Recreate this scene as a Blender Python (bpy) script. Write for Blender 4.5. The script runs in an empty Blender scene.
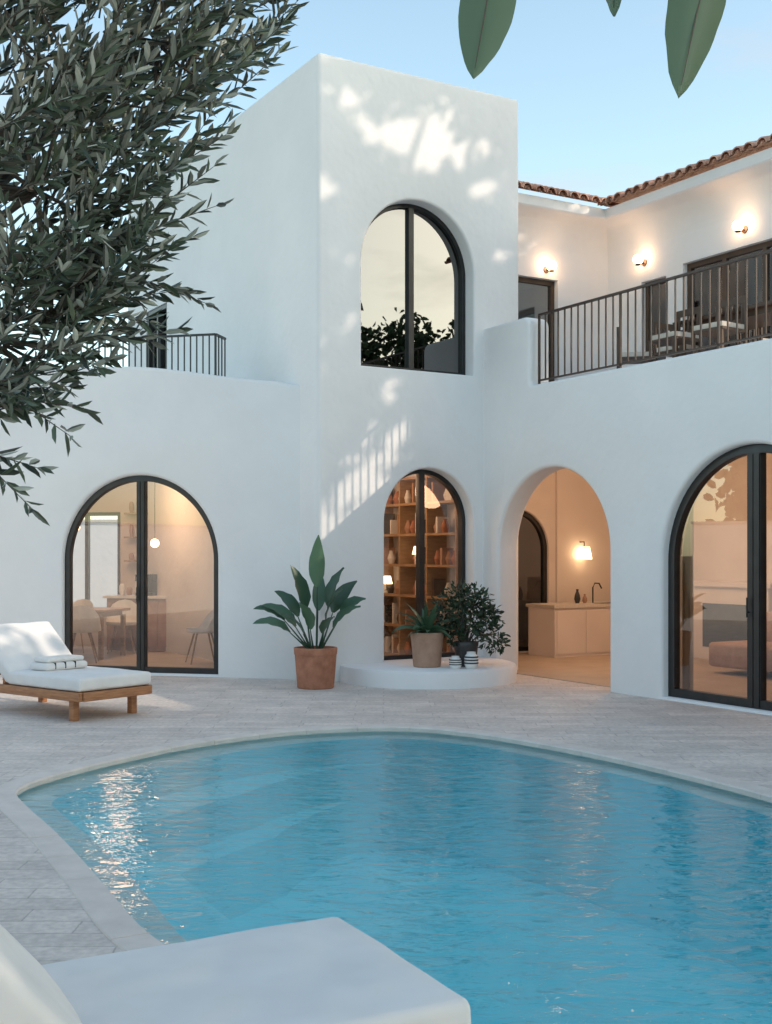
import bpy, bmesh, math, random
from mathutils import Vector, Matrix, noise
R=random.Random(7)
C=bpy.context; D=bpy.data
scn=C.scene
def rad(a): return math.radians(a)
# ------------------------------------------------------------ materials
def newmat(name):
    m=D.materials.new(name); m.use_nodes=True
    nt=m.node_tree; b=nt.nodes['Principled BSDF']
    return m,nt,b
def N(nt,t,**k):
    n=nt.nodes.new(t)
    for a,v in k.items(): setattr(n,a,v)
    return n
def setin(n,**k):
    for a,v in k.items(): n.inputs[a.replace('_',' ')].default_value=v
def ramp(nt,fac,stops):
    r=N(nt,'ShaderNodeValToRGB'); e=r.color_ramp.elements
    while len(e)<len(stops): e.new(0.5)
    for i,(p,c) in enumerate(stops):
        e[i].position=p; e[i].color=(c[0],c[1],c[2],1)
    nt.links.new(fac,r.inputs['Fac']); return r.outputs['Color']
def noisy(name,c1,c2,scale=3,rough=.8,bump=.0,bscale=60,bdist=.003,metal=0,spec=None,detail=2,vec='Object',stretch=None):
    m,nt,b=newmat(name); L=nt.links
    tc=N(nt,'ShaderNodeTexCoord'); src=tc.outputs[vec]
    if stretch:
        mp=N(nt,'ShaderNodeMapping'); mp.inputs['Scale'].default_value=stretch
        L.new(src,mp.inputs['Vector']); src=mp.outputs['Vector']
    n=N(nt,'ShaderNodeTexNoise'); setin(n,Scale=scale,Detail=detail,Roughness=.6); L.new(src,n.inputs['Vector'])
    L.new(ramp(nt,n.outputs['Fac'],[(.3,c1),(.7,c2)]),b.inputs['Base Color'])
    setin(b,Roughness=rough,Metallic=metal)
    if spec is not None: b.inputs['Specular IOR Level'].default_value=spec
    if bump:
        n2=N(nt,'ShaderNodeTexNoise'); setin(n2,Scale=bscale,Detail=1); L.new(src,n2.inputs['Vector'])
        bp=N(nt,'ShaderNodeBump'); setin(bp,Strength=bump,Distance=bdist); L.new(n2.outputs['Fac'],bp.inputs['Height'])
        L.new(bp.outputs['Normal'],b.inputs['Normal'])
    return m
M={}
M['stucco']=noisy('white_stucco',(.765,.755,.75),(.825,.815,.805),scale=.8,rough=.92,bump=.4,bscale=8,bdist=.014,spec=.1,detail=4)
M['plaster']=noisy('warm_plaster',(.70,.62,.56),(.76,.68,.62),scale=1.5,rough=.9,spec=.1,detail=1)
M['black']=noisy('black_steel',(.012,.012,.013),(.02,.02,.021),scale=8,rough=.38,detail=0)
M['brownframe']=noisy('brown_timber',(.05,.028,.018),(.09,.05,.03),scale=6,rough=.5)
M['rail']=noisy('rail_iron',(.035,.018,.012),(.06,.032,.02),scale=8,rough=.45,detail=0)
M['teak']=noisy('teak',(.30,.13,.055),(.44,.21,.10),scale=7,rough=.55,bump=.3,bscale=25,bdist=.002,stretch=(1,1,9))
M['wood']=noisy('oak',(.30,.18,.09),(.42,.27,.15),scale=6,rough=.5,stretch=(1,1,6))
M['fabric']=noisy('white_canvas',(.72,.71,.69),(.78,.77,.75),scale=4,rough=.95,bump=.7,bscale=5,bdist=.03,spec=.1)
M['terracotta']=noisy('terracotta_pot',(.30,.12,.065),(.46,.20,.12),scale=9,rough=.85,bump=.3,bscale=40,bdist=.003,detail=4)
M['tan']=noisy('tan_clay',(.36,.21,.14),(.44,.27,.19),scale=9,rough=.85)
M['tile']=noisy('roof_tile_clay',(.34,.14,.085),(.68,.42,.31),scale=5,rough=.85)
M['darkpot']=noisy('dark_ceramic',(.02,.022,.022),(.05,.05,.05),scale=9,rough=.5)
M['whiteceramic']=noisy('white_ceramic',(.7,.69,.66),(.78,.77,.74),scale=9,rough=.4)
M['bark']=noisy('olive_bark',(.05,.04,.032),(.13,.11,.09),scale=14,rough=.95,bump=.8,bscale=25,bdist=.01)
M['soil']=noisy('soil',(.03,.02,.014),(.06,.04,.03),scale=20,rough=1)
M['grass']=noisy('dry_grass',(.05,.07,.025),(.10,.11,.05),scale=2,rough=1)
M['roomfloor']=noisy('pale_floor',(.42,.33,.25),(.52,.42,.33),scale=2,rough=.45)
M['curtain']=noisy('linen',(.55,.5,.44),(.62,.57,.5),scale=3,rough=.95,stretch=(14,14,.5))
M['poolplaster']=noisy('pool_rim_plaster',(.76,.82,.80),(.82,.86,.84),scale=4,rough=.7)
def leafmat(name,top,under,rough=.45,trans=.25,lo=.5,hi=1.7):
    m,nt,b=newmat(name); L=nt.links
    g=N(nt,'ShaderNodeNewGeometry')
    hv=N(nt,'ShaderNodeMapRange'); setin(hv,From_Min=0,From_Max=1,To_Min=lo,To_Max=hi); L.new(g.outputs['Random Per Island'],hv.inputs['Value'])
    mx=N(nt,'ShaderNodeMix',data_type='RGBA'); mx.inputs[6].default_value=(*top,1); mx.inputs[7].default_value=(*under,1)
    L.new(g.outputs['Backfacing'],mx.inputs[0])
    vm=N(nt,'ShaderNodeVectorMath',operation='SCALE'); L.new(mx.outputs[2],vm.inputs[0]); L.new(hv.outputs['Result'],vm.inputs['Scale'])
    L.new(vm.outputs[0],b.inputs['Base Color']); setin(b,Roughness=rough)
    if trans:
        tr=N(nt,'ShaderNodeBsdfTranslucent'); L.new(vm.outputs[0],tr.inputs['Color'])
        ms=N(nt,'ShaderNodeMixShader'); ms.inputs[0].default_value=trans
        L.new(b.outputs[0],ms.inputs[1]); L.new(tr.outputs[0],ms.inputs[2]); L.new(ms.outputs[0],nt.nodes['Material Output'].inputs['Surface'])
    return m
M['olive']=leafmat('olive_leaf',(.055,.078,.050),(.24,.26,.22),.4,0,.35,2.0)
M['treeleaf']=leafmat('tree_leaf',(.05,.08,.03),(.07,.10,.04),.7,0)
M['bop']=leafmat('paddle_leaf',(.045,.10,.06),(.07,.13,.075),.35,.25,.7,1.5)
M['bush']=leafmat('bush_leaf',(.016,.04,.018),(.03,.055,.026),.45,0)
M['citrus']=leafmat('citrus_leaf',(.085,.14,.08),(.13,.20,.12),.4,.4,.8,1.2)
def glass(name,refl,tint=(1,1,1)):
    m,nt,b=newmat(name); L=nt.links; nt.nodes.remove(b)
    t=N(nt,'ShaderNodeBsdfTransparent'); t.inputs['Color'].default_value=(*tint,1)
    g=N(nt,'ShaderNodeBsdfGlossy'); setin(g,Roughness=.01)
    fr=N(nt,'ShaderNodeFresnel'); setin(fr,IOR=1.5)
    ad=N(nt,'ShaderNodeMath',operation='ADD',use_clamp=True); ad.inputs[1].default_value=refl; L.new(fr.outputs[0],ad.inputs[0])
    ms=N(nt,'ShaderNodeMixShader'); L.new(ad.outputs[0],ms.inputs[0]); L.new(t.outputs[0],ms.inputs[1]); L.new(g.outputs[0],ms.inputs[2])
    L.new(ms.outputs[0],nt.nodes['Material Output'].inputs['Surface']); return m
M['glass']=glass('window_glass',.10,(.86,.86,.86))
M['mirrorglass']=glass('solar_glass',.17,(.06,.065,.07))
def emis(name,c,s):
    m,nt,b=newmat(name); b.inputs['Emission Color'].default_value=(*c,1); b.inputs['Emission Strength'].default_value=s
    b.inputs['Base Color'].default_value=(.8,.8,.8,1); return m
M['globe']=emis('lamp_globe',(1,.60,.34),28)
M['shade']=emis('lamp_shade',(1,.66,.36),5)
# paving
def paving():
    m,nt,b=newmat('stone_paving'); L=nt.links
    tc=N(nt,'ShaderNodeTexCoord')
    wn=N(nt,'ShaderNodeTexNoise'); setin(wn,Scale=2.0,Detail=7,Roughness=.72); L.new(tc.outputs['Object'],wn.inputs['Vector'])
    wm=N(nt,'ShaderNodeMix',data_type='VECTOR'); wm.inputs[0].default_value=.05
    L.new(tc.outputs['Object'],wm.inputs[4]); L.new(wn.outputs['Color'],wm.inputs[5])
    br=N(nt,'ShaderNodeTexBrick'); setin(br,Scale=1,Mortar_Size=.006,Mortar_Smooth=.8,Bias=0,Brick_Width=.74,Row_Height=.16)
    br.offset=.37; br.squash=.7; br.squash_frequency=3
    br.inputs['Color1'].default_value=(.73,.655,.59,1); br.inputs['Color2'].default_value=(.62,.555,.50,1); br.inputs['Mortar'].default_value=(.46,.41,.37,1)
    L.new(wm.outputs[1],br.inputs['Vector'])
    n2=N(nt,'ShaderNodeTexNoise'); setin(n2,Scale=26,Detail=3); L.new(tc.outputs['Object'],n2.inputs['Vector'])
    c=ramp(nt,wn.outputs['Fac'],[(.3,(.78,.78,.79)),(.7,(1.14,1.13,1.12))])
    c2=ramp(nt,n2.outputs['Fac'],[(.3,(.84,.83,.83)),(.65,(1.06,1.06,1.06))])
    a=N(nt,'ShaderNodeMix',data_type='RGBA',blend_type='MULTIPLY'); a.inputs[0].default_value=1
    L.new(br.outputs['Color'],a.inputs[6]); L.new(c,a.inputs[7])
    a2=N(nt,'ShaderNodeMix',data_type='RGBA',blend_type='MULTIPLY'); a2.inputs[0].default_value=1
    L.new(a.outputs[2],a2.inputs[6]); L.new(c2,a2.inputs[7]); L.new(a2.outputs[2],b.inputs['Base Color'])
    setin(b,Roughness=.7); return m
M['paving']=paving()
M['coping']=noisy('coping_stone',(.60,.54,.49),(.73,.66,.60),scale=5,rough=.7,detail=6)
def mosaic():
    m,nt,b=newmat('pool_mosaic'); L=nt.links
    tc=N(nt,'ShaderNodeTexCoord')
    n=N(nt,'ShaderNodeTexNoise'); setin(n,Scale=2.2,Detail=2); L.new(tc.outputs['Object'],n.inputs['Vector'])
    c=ramp(nt,n.outputs['Fac'],[(.3,(.22,.87,.94)),(.7,(.34,.93,.97))])
    L.new(c,b.inputs['Base Color']); setin(b,Roughness=.8); return m
M['mosaic']=mosaic()
def water():
    m,nt,b=newmat('pool_water'); L=nt.links; nt.nodes.remove(b)
    tc=N(nt,'ShaderNodeTexCoord')
    mp=N(nt,'ShaderNodeMapping'); mp.inputs['Scale'].default_value=(1,2.0,1); mp.inputs['Rotation'].default_value=(0,0,rad(6)); L.new(tc.outputs['Object'],mp.inputs['Vector'])
    n=N(nt,'ShaderNodeTexNoise'); setin(n,Scale=4.6,Detail=3.5,Roughness=.5,Distortion=.5); L.new(mp.outputs[0],n.inputs['Vector'])
    bp=N(nt,'ShaderNodeBump'); setin(bp,Strength=1,Distance=.019); L.new(n.outputs['Fac'],bp.inputs['Height'])
    g=N(nt,'ShaderNodeBsdfGlossy'); setin(g,Roughness=.015); L.new(bp.outputs[0],g.inputs['Normal'])
    t=N(nt,'ShaderNodeBsdfTransparent'); t.inputs['Color'].default_value=(.77,.99,1,1)
    f=N(nt,'ShaderNodeFresnel'); setin(f,IOR=1.38); L.new(bp.outputs[0],f.inputs['Normal'])
    ms=N(nt,'ShaderNodeMixShader'); L.new(f.outputs[0],ms.inputs[0]); L.new(t.outputs[0],ms.inputs[1]); L.new(g.outputs[0],ms.inputs[2])
    L.new(ms.outputs[0],nt.nodes['Material Output'].inputs['Surface']); return m
M['water']=water()
# ------------------------------------------------------------ builders
def link(o,parent=None):
    scn.collection.objects.link(o)
    if parent:
        o.parent=parent; o.matrix_parent_inverse=Matrix.Translation(-parent.location)
    return o
def empty(name,loc=(0,0,0)):
    e=D.objects.new(name,None); e.location=Vector(loc); e.empty_display_size=.2; scn.collection.objects.link(e); return e
def finish(me,mats,recalc=True,ang=35):
    if recalc:
        bm=bmesh.new(); bm.from_mesh(me); bmesh.ops.recalc_face_normals(bm,faces=bm.faces); bm.to_mesh(me); bm.free()
    for m in mats: me.materials.append(M[m])
    for p in me.polygons: p.use_smooth=True
    me.set_sharp_from_angle(angle=rad(ang))
class Fr:
    def __init__(s,o,d,z=0):
        s.o=Vector((o[0],o[1],z)); s.d=Vector((d[0],d[1],0)).normalized(); s.i=Vector((-s.d.y,s.d.x,0))
    def P(s,u,d,z): return s.o+s.d*u+s.i*d+Vector((0,0,z))
class MB:
    def __init__(s): s.v=[];s.f=[];s.m=[]
    def add(s,vs,fs,mi=0):
        k=len(s.v); s.v+= [Vector(p) for p in vs]; s.f+=[[k+i for i in f] for f in fs]; s.m+=[mi]*len(fs)
    def fbox(s,fr,u0,u1,d0,d1,z0,z1,mi=0):
        vs=[fr.P(u,d,z) for z in(z0,z1) for d in (d0,d1) for u in (u0,u1)]
        s.add(vs,[(0,1,3,2),(4,6,7,5),(0,4,5,1),(2,3,7,6),(0,2,6,4),(1,5,7,3)],mi)
    def tube(s,path,rs,n=8,mi=0):
        path=[Vector(p) for p in path]
        if not hasattr(rs,'__len__'): rs=[rs]*len(path)
        vs=[]
        for i,p in enumerate(path):
            t=(path[min(i+1,len(path)-1)]-path[max(i-1,0)]).normalized()
            a=t.orthogonal().normalized() if abs(t.z)>.95 else t.cross(Vector((0,0,1))).normalized()
            b=t.cross(a)
            for k in range(n):
                an=2*math.pi*k/n; vs.append(p+(a*math.cos(an)+b*math.sin(an))*rs[i])
        fs=[[i*n+k,i*n+(k+1)%n,(i+1)*n+(k+1)%n,(i+1)*n+k] for i in range(len(path)-1) for k in range(n)]
        fs.append(list(range(n))[::-1]); fs.append([(len(path)-1)*n+k for k in range(n)])
        s.add(vs,fs,mi)
    def lathe(s,c,prof,n=32,mi=0):
        vs=[];c=Vector(c)
        for r,z in prof:
            for k in range(n):
                a=2*math.pi*k/n; vs.append(c+Vector((r*math.cos(a),r*math.sin(a),z)))
        fs=[[i*n+k,i*n+(k+1)%n,(i+1)*n+(k+1)%n,(i+1)*n+k] for i in range(len(prof)-1) for k in range(n)]
        if prof[0][0]>1e-4: fs.append(list(range(n))[::-1])
        if prof[-1][0]>1e-4: fs.append([(len(prof)-1)*n+k for k in range(n)])
        s.add(vs,fs,mi)
    def sphere(s,c,r,mi=0,sz=1):
        s.lathe(c,[(max(1e-3,r*math.sin(math.pi*i/8)),-r*sz*math.cos(math.pi*i/8)) for i in range(9)],12,mi)
    def build(s,name,mats,parent=None,recalc=True,ang=35):
        me=D.meshes.new(name); me.from_pydata([tuple(v) for v in s.v],[],s.f)
        me.polygons.foreach_set('material_index',s.m); 
        finish(me,mats,recalc,ang); return link(D.objects.new(name,me),parent)
def arch(u0,u1,z0,zs,zc,n=40):
    c=(u0+u1)/2;h=(u1-u0)/2
    return [(u0,z0),(u1,z0)]+[(c+h*math.cos(math.pi*i/n),zs+(zc-zs)*math.sin(math.pi*i/n)) for i in range(n+1)]
def panel(name,fr,outline,holes,d0,th,bevel,mats,parent):
    cu=D.curves.new(name,'CURVE'); cu.dimensions='2D'; cu.fill_mode='BOTH'
    for pts in [outline]+holes:
        sp=cu.splines.new('POLY'); sp.points.add(len(pts)-1)
        for i,p in enumerate(pts): sp.points[i].co=(p[0],p[1],0,1)
        sp.use_cyclic_u=True
    cu.extrude=th/2-bevel; cu.bevel_depth=bevel; cu.bevel_resolution=3; cu.offset=-bevel
    o=D.objects.new(name,cu); scn.collection.objects.link(o); C.view_layer.update()
    me=D.meshes.new_from_object(o.evaluated_get(C.evaluated_depsgraph_get()))
    D.objects.remove(o); D.curves.remove(cu)
    for v in me.vertices: v.co=fr.P(v.co.x,d0+th/2-v.co.z,v.co.y)
    me.materials.clear()
    bm=bmesh.new(); bm.from_mesh(me); bmesh.ops.remove_doubles(bm,verts=bm.verts,dist=1e-4); bm.to_mesh(me); bm.free()
    finish(me,mats); me.name=name
    return link(D.objects.new(name,me),parent)
def glasspane(name,fr,pts,d,mat,parent):
    mb=MB(); mb.add([fr.P(u,d,z) for u,z in pts],[list(range(len(pts)))]); return mb.build(name,[mat],parent,recalc=False)
def archwindow(name,fr,u0,u1,z0,zs,zc,d,f,fd,m,mat,gl,parent,double=False):
    c=(u0+u1)/2;h=(u1-u0)/2-f;rise=zc-zs-f
    def half(sg):
        a1=math.acos(m/h); pts=[(c+sg*m,z0+f),(c+sg*h,z0+f)]
        for i in range(25):
            a=a1*i/24; pts.append((c+sg*h*math.cos(a),zs+rise*math.sin(a)))
        return pts
    panel(name+'_frame',fr,arch(u0-.01,u1+.01,z0-.01,zs,zc+.01),[half(-1),half(1)],d,fd,.004,[mat],parent)
    if double:
        mb=MB()
        for sg in(-1,1):
            mb.fbox(fr,c+sg*(m-.008)-.0,c+sg*.006,d-.012,d,z0+.02,zs+rise-.01)
        mb.tube([fr.P(c-m*.55,d-.05,.95),fr.P(c-m*.55,d-.05,1.15)],.008); mb.tube([fr.P(c-m*.55,d,1.0),fr.P(c-m*.55,d-.05,1.0)],.007)
        mb.build(name+'_stiles',[mat],parent)
    glasspane(name+'_glass',fr,arch(u0+.01,u1-.01,z0+.01,zs,zc-.01),d+fd*.5,gl,parent)
def prism(pts,z0,z1,mb,mi=0):
    n=len(pts); mb.add([(p[0],p[1],z0) for p in pts]+[(p[0],p[1],z1) for p in pts],
       [list(range(n))[::-1],[n+i for i in range(n)]]+[[i,(i+1)%n,n+(i+1)%n,n+i] for i in range(n)],mi)
# frames --------------------------------------------------------
TH=math.atan2(1195,2024); e1=(math.cos(TH),math.sin(TH)); es=(math.sin(TH),-math.cos(TH))
A=(-.8365,14.7)
TF=Fr(A,e1); SF=Fr(A,es)
TB=2.476; Bp=TF.P(TB,0,0); RF=Fr((Bp.x,Bp.y),es)
Cp=SF.P(-.496,0,0); LF=Fr((Cp.x,Cp.y),(.973,-.23))
villa=empty('mediterranean_villa',(0,15.5,0))
TOPZ=7.78
# ---- tower
bm=bmesh.new()
vs=[bm.verts.new(TF.P(u,d,z)) for z in(-.3,TOPZ) for d in(0,7.3) for u in(0,3.09)]
for f in[(0,1,3,2),(4,6,7,5),(0,4,5,1),(2,3,7,6),(0,2,6,4),(1,5,7,3)]: bm.faces.new([vs[i] for i in f])
bmesh.ops.recalc_face_normals(bm,faces=bm.faces)
bmesh.ops.bevel(bm,geom=list(bm.edges),offset=.06,segments=5,profile=.5,affect='EDGES')
me=D.meshes.new('tower'); bm.to_mesh(me); bm.free()
tower=D.objects.new('tower_walls',me); scn.collection.objects.link(tower)
cut=[]
def cutter(mb):
    me=D.meshes.new('c'); me.from_pydata([tuple(v) for v in mb.v],[],mb.f)
    bm=bmesh.new(); bm.from_mesh(me); bmesh.ops.recalc_face_normals(bm,faces=bm.faces); bm.to_mesh(me); bm.free()
    o=D.objects.new('c',me); scn.collection.objects.link(o); cut.append(o); return o
def archcut(fr,pts,d0,d1):
    n=len(pts); mb=MB(); mb.add([fr.P(u,d0,z) for u,z in pts]+[fr.P(u,d1,z) for u,z in pts],
      [list(range(n))[::-1],[n+i for i in range(n)]]+[[i,(i+1)%n,n+(i+1)%n,n+i] for i in range(n)]); cutter(mb)
mb=MB(); mb.fbox(TF,.3,2.79,.32,4.2,.02,3.1); cutter(mb)
mb=MB(); mb.fbox(TF,.31,2.78,.33,4.3,3.6,7.3); cutter(mb)
W1=(.62,2.33,3.96,5.28,6.16); W2=(.955,2.33,.215,2.0,2.70)
archcut(TF,arch(*W1),-.5,.5); archcut(TF,arch(*W2),-.5,.5)
mb=MB(); mb.fbox(SF,-6.3,-5.3,-.3,.2,3.5,5.65); cutter(mb)
for c in cut:
    md=tower.modifiers.new('b','BOOLEAN'); md.operation='DIFFERENCE'; md.object=c; md.solver='EXACT'
C.view_layer.update()
me=D.meshes.new_from_object(tower.evaluated_get(C.evaluated_depsgraph_get()))
D.objects.remove(tower)
for c in cut: D.objects.remove(c)
bm=bmesh.new(); bm.from_mesh(me)
sel=[]
for e_ in bm.edges:
    ok=True
    for v in e_.verts:
        r=v.co-TF.o; u=r.dot(TF.d); d=r.dot(TF.i); z=v.co.z
        if abs(d)>.002 or not(.5<u<2.45) or not(.1<z<6.5): ok=False
    if ok and len(e_.link_faces)==2 and e_.calc_face_angle(0)>.8: sel.append(e_)
try: bmesh.ops.bevel(bm,geom=sel,offset=.035,segments=4,profile=.5,affect='EDGES')
except Exception as ex: print(ex)
bm.to_mesh(me); bm.free()
me.materials.clear(); finish(me,['stucco'],recalc=False); link(D.objects.new('tower_walls',me),villa)
archwindow('upper_window',TF,*W1,.2,.055,.1,.04,'black','mirrorglass',villa)
archwindow('tower_door',TF,*W2,.2,.055,.1,.04,'black','glass',villa)
mb=MB(); mb.fbox(SF,-6.3,-6.22,.02,.12,3.5,5.65); mb.fbox(SF,-5.38,-5.3,.02,.12,3.5,5.65); mb.fbox(SF,-6.22,-5.38,.02,.12,5.57,5.65); mb.fbox(SF,-5.83,-5.77,.02,.12,3.5,5.57)
mb.fbox(SF,-6.3,-5.3,.13,.15,3.5,5.65,1); mb.build('balcony_door',['black','glass'],villa)
# ---- left wing
def ltop():
    pts=[]
    for i in range(60):
        u=.1-i*.21; t=max(0,min(1,(-u-.0)/2.6)); s=t*t*(3-2*t); pts.append((u,3.78+.28*s-(.07*math.exp(-((u)/.16)**2))))
    return pts
D1=(-3.307,-1.115,.03,1.5,2.62)
lt=ltop(); outl=[(lt[-1][0],-.2),(.1,-.2)]+lt
panel('left_wing_wall',LF,outl,[arch(*D1)],0,.32,.05,['stucco'],villa)
archwindow('left_door',LF,*D1,.07,.075,.09,.06,'black','glass',villa,double=True)
mb=MB()
Lb=4.8
pp=[LF.P(-12,.25,0),LF.P(.15,.25,0),SF.P(-5.2,.12,0),LF.P(-12,Lb,0)]
prism([(p.x,p.y) for p in pp],3.15,3.5,mb); 
mb.fbox(LF,-12.2,-12,0,Lb,-.1,3.9); mb.build('left_wing_roof',['stucco'],villa)
panel('left_wing_back_wall',LF,[(-12,-.1),(2,-.1),(2,3.3),(-12,3.3)],[[(-5.9,.6),(-4.6,.6),(-4.6,2.3),(-5.9,2.3)]],4.4,.25,.01,['plaster'],villa)
mb=MB(); 
for u in(-5.9,-5.27,-4.66): mb.fbox(LF,u,u+.06,4.42,4.5,.6,2.3)
mb.fbox(LF,-5.9,-4.6,4.42,4.5,.6,.66); mb.fbox(LF,-5.9,-4.6,4.42,4.5,2.24,2.3); mb.build('back_window_frame',['black'],villa)
mb=MB(); mb.fbox(LF,-7.2,-7.05,.33,4.4,0,3.15); mb.build('left_room_partition',['plaster'],villa)
def railing(name,segs,z0,z1,sp,parent,mat='rail'):
    mb=MB()
    for fr,(ua,da),(ub,db) in segs:
        a=fr.P(ua,da,0);b=fr.P(ub,db,0);L=(b-a).length; n=int(L/sp); q=Fr((a.x,a.y),(b-a).xy)
        mb.fbox(q,0,L,-.02,.02,z1-.025,z1); mb.fbox(q,0,L,-.012,.012,z0+.05,z0+.07)
        for i in range(n+1):
            u=L*i/n; w=.0075 if i%12 else .012
            mb.fbox(q,u-w,u+w,-w,w,z0 if i%12==0 else z0+.06,z1-.02)
    return mb.build(name,[mat],parent)
railing('left_balcony_railing',[(LF,(-3.2,.16),(-1.20,.16)),(LF,(-1.20,.16),(-1.20,.5))],3.85,4.46,.085,villa,'black')
# ---- right wing
tp=[]
for i in range(13):
    a=math.pi/2*i/12; tp.append((1.0-.12+.12*math.cos(math.pi/2*0+a),4.48+.12*math.sin(a)))
low=[]
for i in range(9):
    a=math.pi/2*i/8; low.append((1.0+.08-.08*math.sin(a),3.72+.08-.08*math.cos(a)))
AR=(.34,2.51,-.05,1.62,2.66); DR=(3.37,5.80,.03,1.5,2.70)
outl=[(-.22,-.2),(10,-.2),(10,3.72)]+low+tp+[(-.22,4.6)]
panel('right_wing_wall',RF,outl,[arch(*AR),arch(*DR)],0,.34,.05,['stucco'],villa)
archwindow('right_door',RF,*DR,.1,.09,.09,.085,'black','glass',villa,double=True)
mb=MB()
q=lambda w,s:(RF.P(s,w,0).x,RF.P(s,w,0).y)
prism([q(.2,.1),q(.2,10),q(4.9,10),q(4.9,-2.4),q(.5,-2.4),q(.5,.1)],3.2,3.66,mb)
mb.build('terrace_slab',['stucco'],villa)
mb=MB()
mb.fbox(RF,-2.45,10,4.5,4.8,-.1,3.25); mb.fbox(RF,9.7,10,.3,4.5,-.1,3.25)
mb.fbox(RF,-2.45,-2.15,2.98,4.55,-.1,3.25)
mb.build('living_room_walls',['plaster'],villa)
IW=Fr((RF.P(-2.2,.55,0).x,RF.P(-2.2,.55,0).y),e1)
ID=(1.0,2.3,.03,1.65,2.30)
panel('inner_wall',IW,[(-.0,-.1),(2.6,-.1),(2.6,3.25),(0,3.25)],[arch(*ID)],0,.2,.02,['plaster'],villa)
archwindow('inner_door',IW,*ID,.05,.07,.08,.03,'black','glass',villa)
mb=MB()
prism([q(.5,-2.3),q(.3,.0),q(.3,9.9),q(4.6,9.9),q(4.6,-4.2),q(.5,-4.2)],-.05,.012,mb)
p2=[LF.P(-12,.2,0),LF.P(.1,.2,0),SF.P(-5.0,.1,0),LF.P(-12,4.5,0)]
prism([(p.x,p.y) for p in p2],-.05,.013,mb)
mb.fbox(TF,.2,2.85,.25,4.25,.0,.03)
mb.build('interior_floor',['roomfloor'],villa)
mb=MB(); mb.fbox(RF,-4.4,-4.25,.5,4.8,0,3.25); mb.fbox(RF,-4.4,-2.1,4.5,4.7,0,3.25); mb.build('hall_walls',['plaster'],villa)
# ---- upper storey
mb=MB()
bmL=[q(.5,-.6),q(2.7,-.6),q(2.7,3.2),q(7,3.2),q(7,-5),q(.5,-5)]
prism(bmL,3.5,6.5,mb)
me=D.meshes.new('us'); me.from_pydata([tuple(v) for v in mb.v],[],mb.f)
us=D.objects.new('us',me); scn.collection.objects.link(us)
bm=bmesh.new(); bm.from_mesh(me); bmesh.ops.recalc_face_normals(bm,faces=bm.faces); bm.to_mesh(me); bm.free()
cut=[]
UF=Fr(q(0,-.6),e1)
mb=MB(); mb.fbox(UF,1.0,1.75,-.2,1.0,3.67,5.56); cutter(mb)
mb=MB(); mb.fbox(RF,.12,.62,2.5,3.3,3.67,5.5); cutter(mb)
mb=MB(); mb.fbox(RF,.95,3.0,2.5,3.9,3.67,5.6); cutter(mb)
for c in cut:
    md=us.modifiers.new('b','BOOLEAN'); md.operation='DIFFERENCE'; md.object=c; md.solver='EXACT'
C.view_layer.update()
me=D.meshes.new_from_object(us.evaluated_get(C.evaluated_depsgraph_get())); D.objects.remove(us)
for c in cut: D.objects.remove(c)
me.materials.clear(); finish(me,['stucco'],recalc=False); link(D.objects.new('upper_storey_walls',me),villa)
def rectframe(mb,fr,u0,u1,z0,z1,d,f,muls=(),mi=0,gi=1,rails=()):
    mb.fbox(fr,u0,u0+f,d,d+.07,z0,z1,mi); mb.fbox(fr,u1-f,u1,d,d+.07,z0,z1,mi)
    mb.fbox(fr,u0+f,u1-f,d,d+.07,z1-f,z1,mi); mb.fbox(fr,u0+f,u1-f,d,d+.07,z0,z0+f,mi)
    for m_ in muls: mb.fbox(fr,m_-f*.5,m_+f*.5,d+.002,d+.068,z0+f,z1-f,mi)
    for r_ in rails: mb.fbox(fr,u0+f,u1-f,d+.01,d+.06,r_,r_+.04,mi)
    mb.fbox(fr,u0+.01,u1-.01,d+.03,d+.036,z0+.01,z1-.01,gi)
mb=MB()
rectframe(mb,UF,1.0,1.75,3.67,5.56,.08,.07,rails=(4.5,))
rectframe(mb,RF,.12,.62,3.67,5.5,2.78,.06,())
rectframe(mb,RF,.95,3.0,3.67,5.6,2.78,.07,(1.63,2.32))
mb.fbox(RF,.2,.54,2.95,2.98,3.7,5.4,2)
mb.build('terrace_doors',['brownframe','glass','brownframe'],villa)
prof=[(0,6.0)]+[(.40*(1-math.cos(math.pi/2*i/10)),6.0+.42*math.sin(math.pi/2*i/10)) for i in range(1,11)]+[(.42,6.44),(.42,6.57),(-.3,6.575)]
vs=[];fs=[]
for o_,z in prof:
    for (w,s) in [(.55,-.6+o_),(2.7-o_,-.6+o_),(2.7-o_,3.2+o_),(7,3.2+o_)]:
        p=q(w,s); vs.append((p[0],p[1],z))
for i in range(len(prof)-1):
    for k in range(3): a=i*4+k; fs.append((a,a+1,a+5,a+4))
mb=MB(); mb.add(vs,fs); mb.build('eave_cornice',['stucco'],villa)
mb=MB()
def tilecol(fr,u,d0,d1,zE,pitch,r=.088):
    L=.36; d=d0
    j=R.uniform(-.008,.008)
    while d<d1:
        n=8; vs=[]; ld=R.uniform(-.006,.012) if d>d0 else R.uniform(-.03,.02)
        for e,(dd,rr,lift) in enumerate([(d-.05+ld,r,.03),(d-.05+ld,r-.018,.03),(d+L,r*.86,.0)]):
            for i in range(n+1):
                a=math.pi*i/n
                z=zE+(dd-0)*pitch+lift+rr*math.sin(a)*.95+ .01
                vs.append(fr.P(u+j-rr*math.cos(a),dd,z))
        m=n+1
        fs=[[0*m+i,0*m+i+1,1*m+i+1,1*m+i] for i in range(n)]+[[0*m+i,0*m+i+1,2*m+i+1,2*m+i] for i in range(n)]
        mb.add(vs,fs); d+=L
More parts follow.
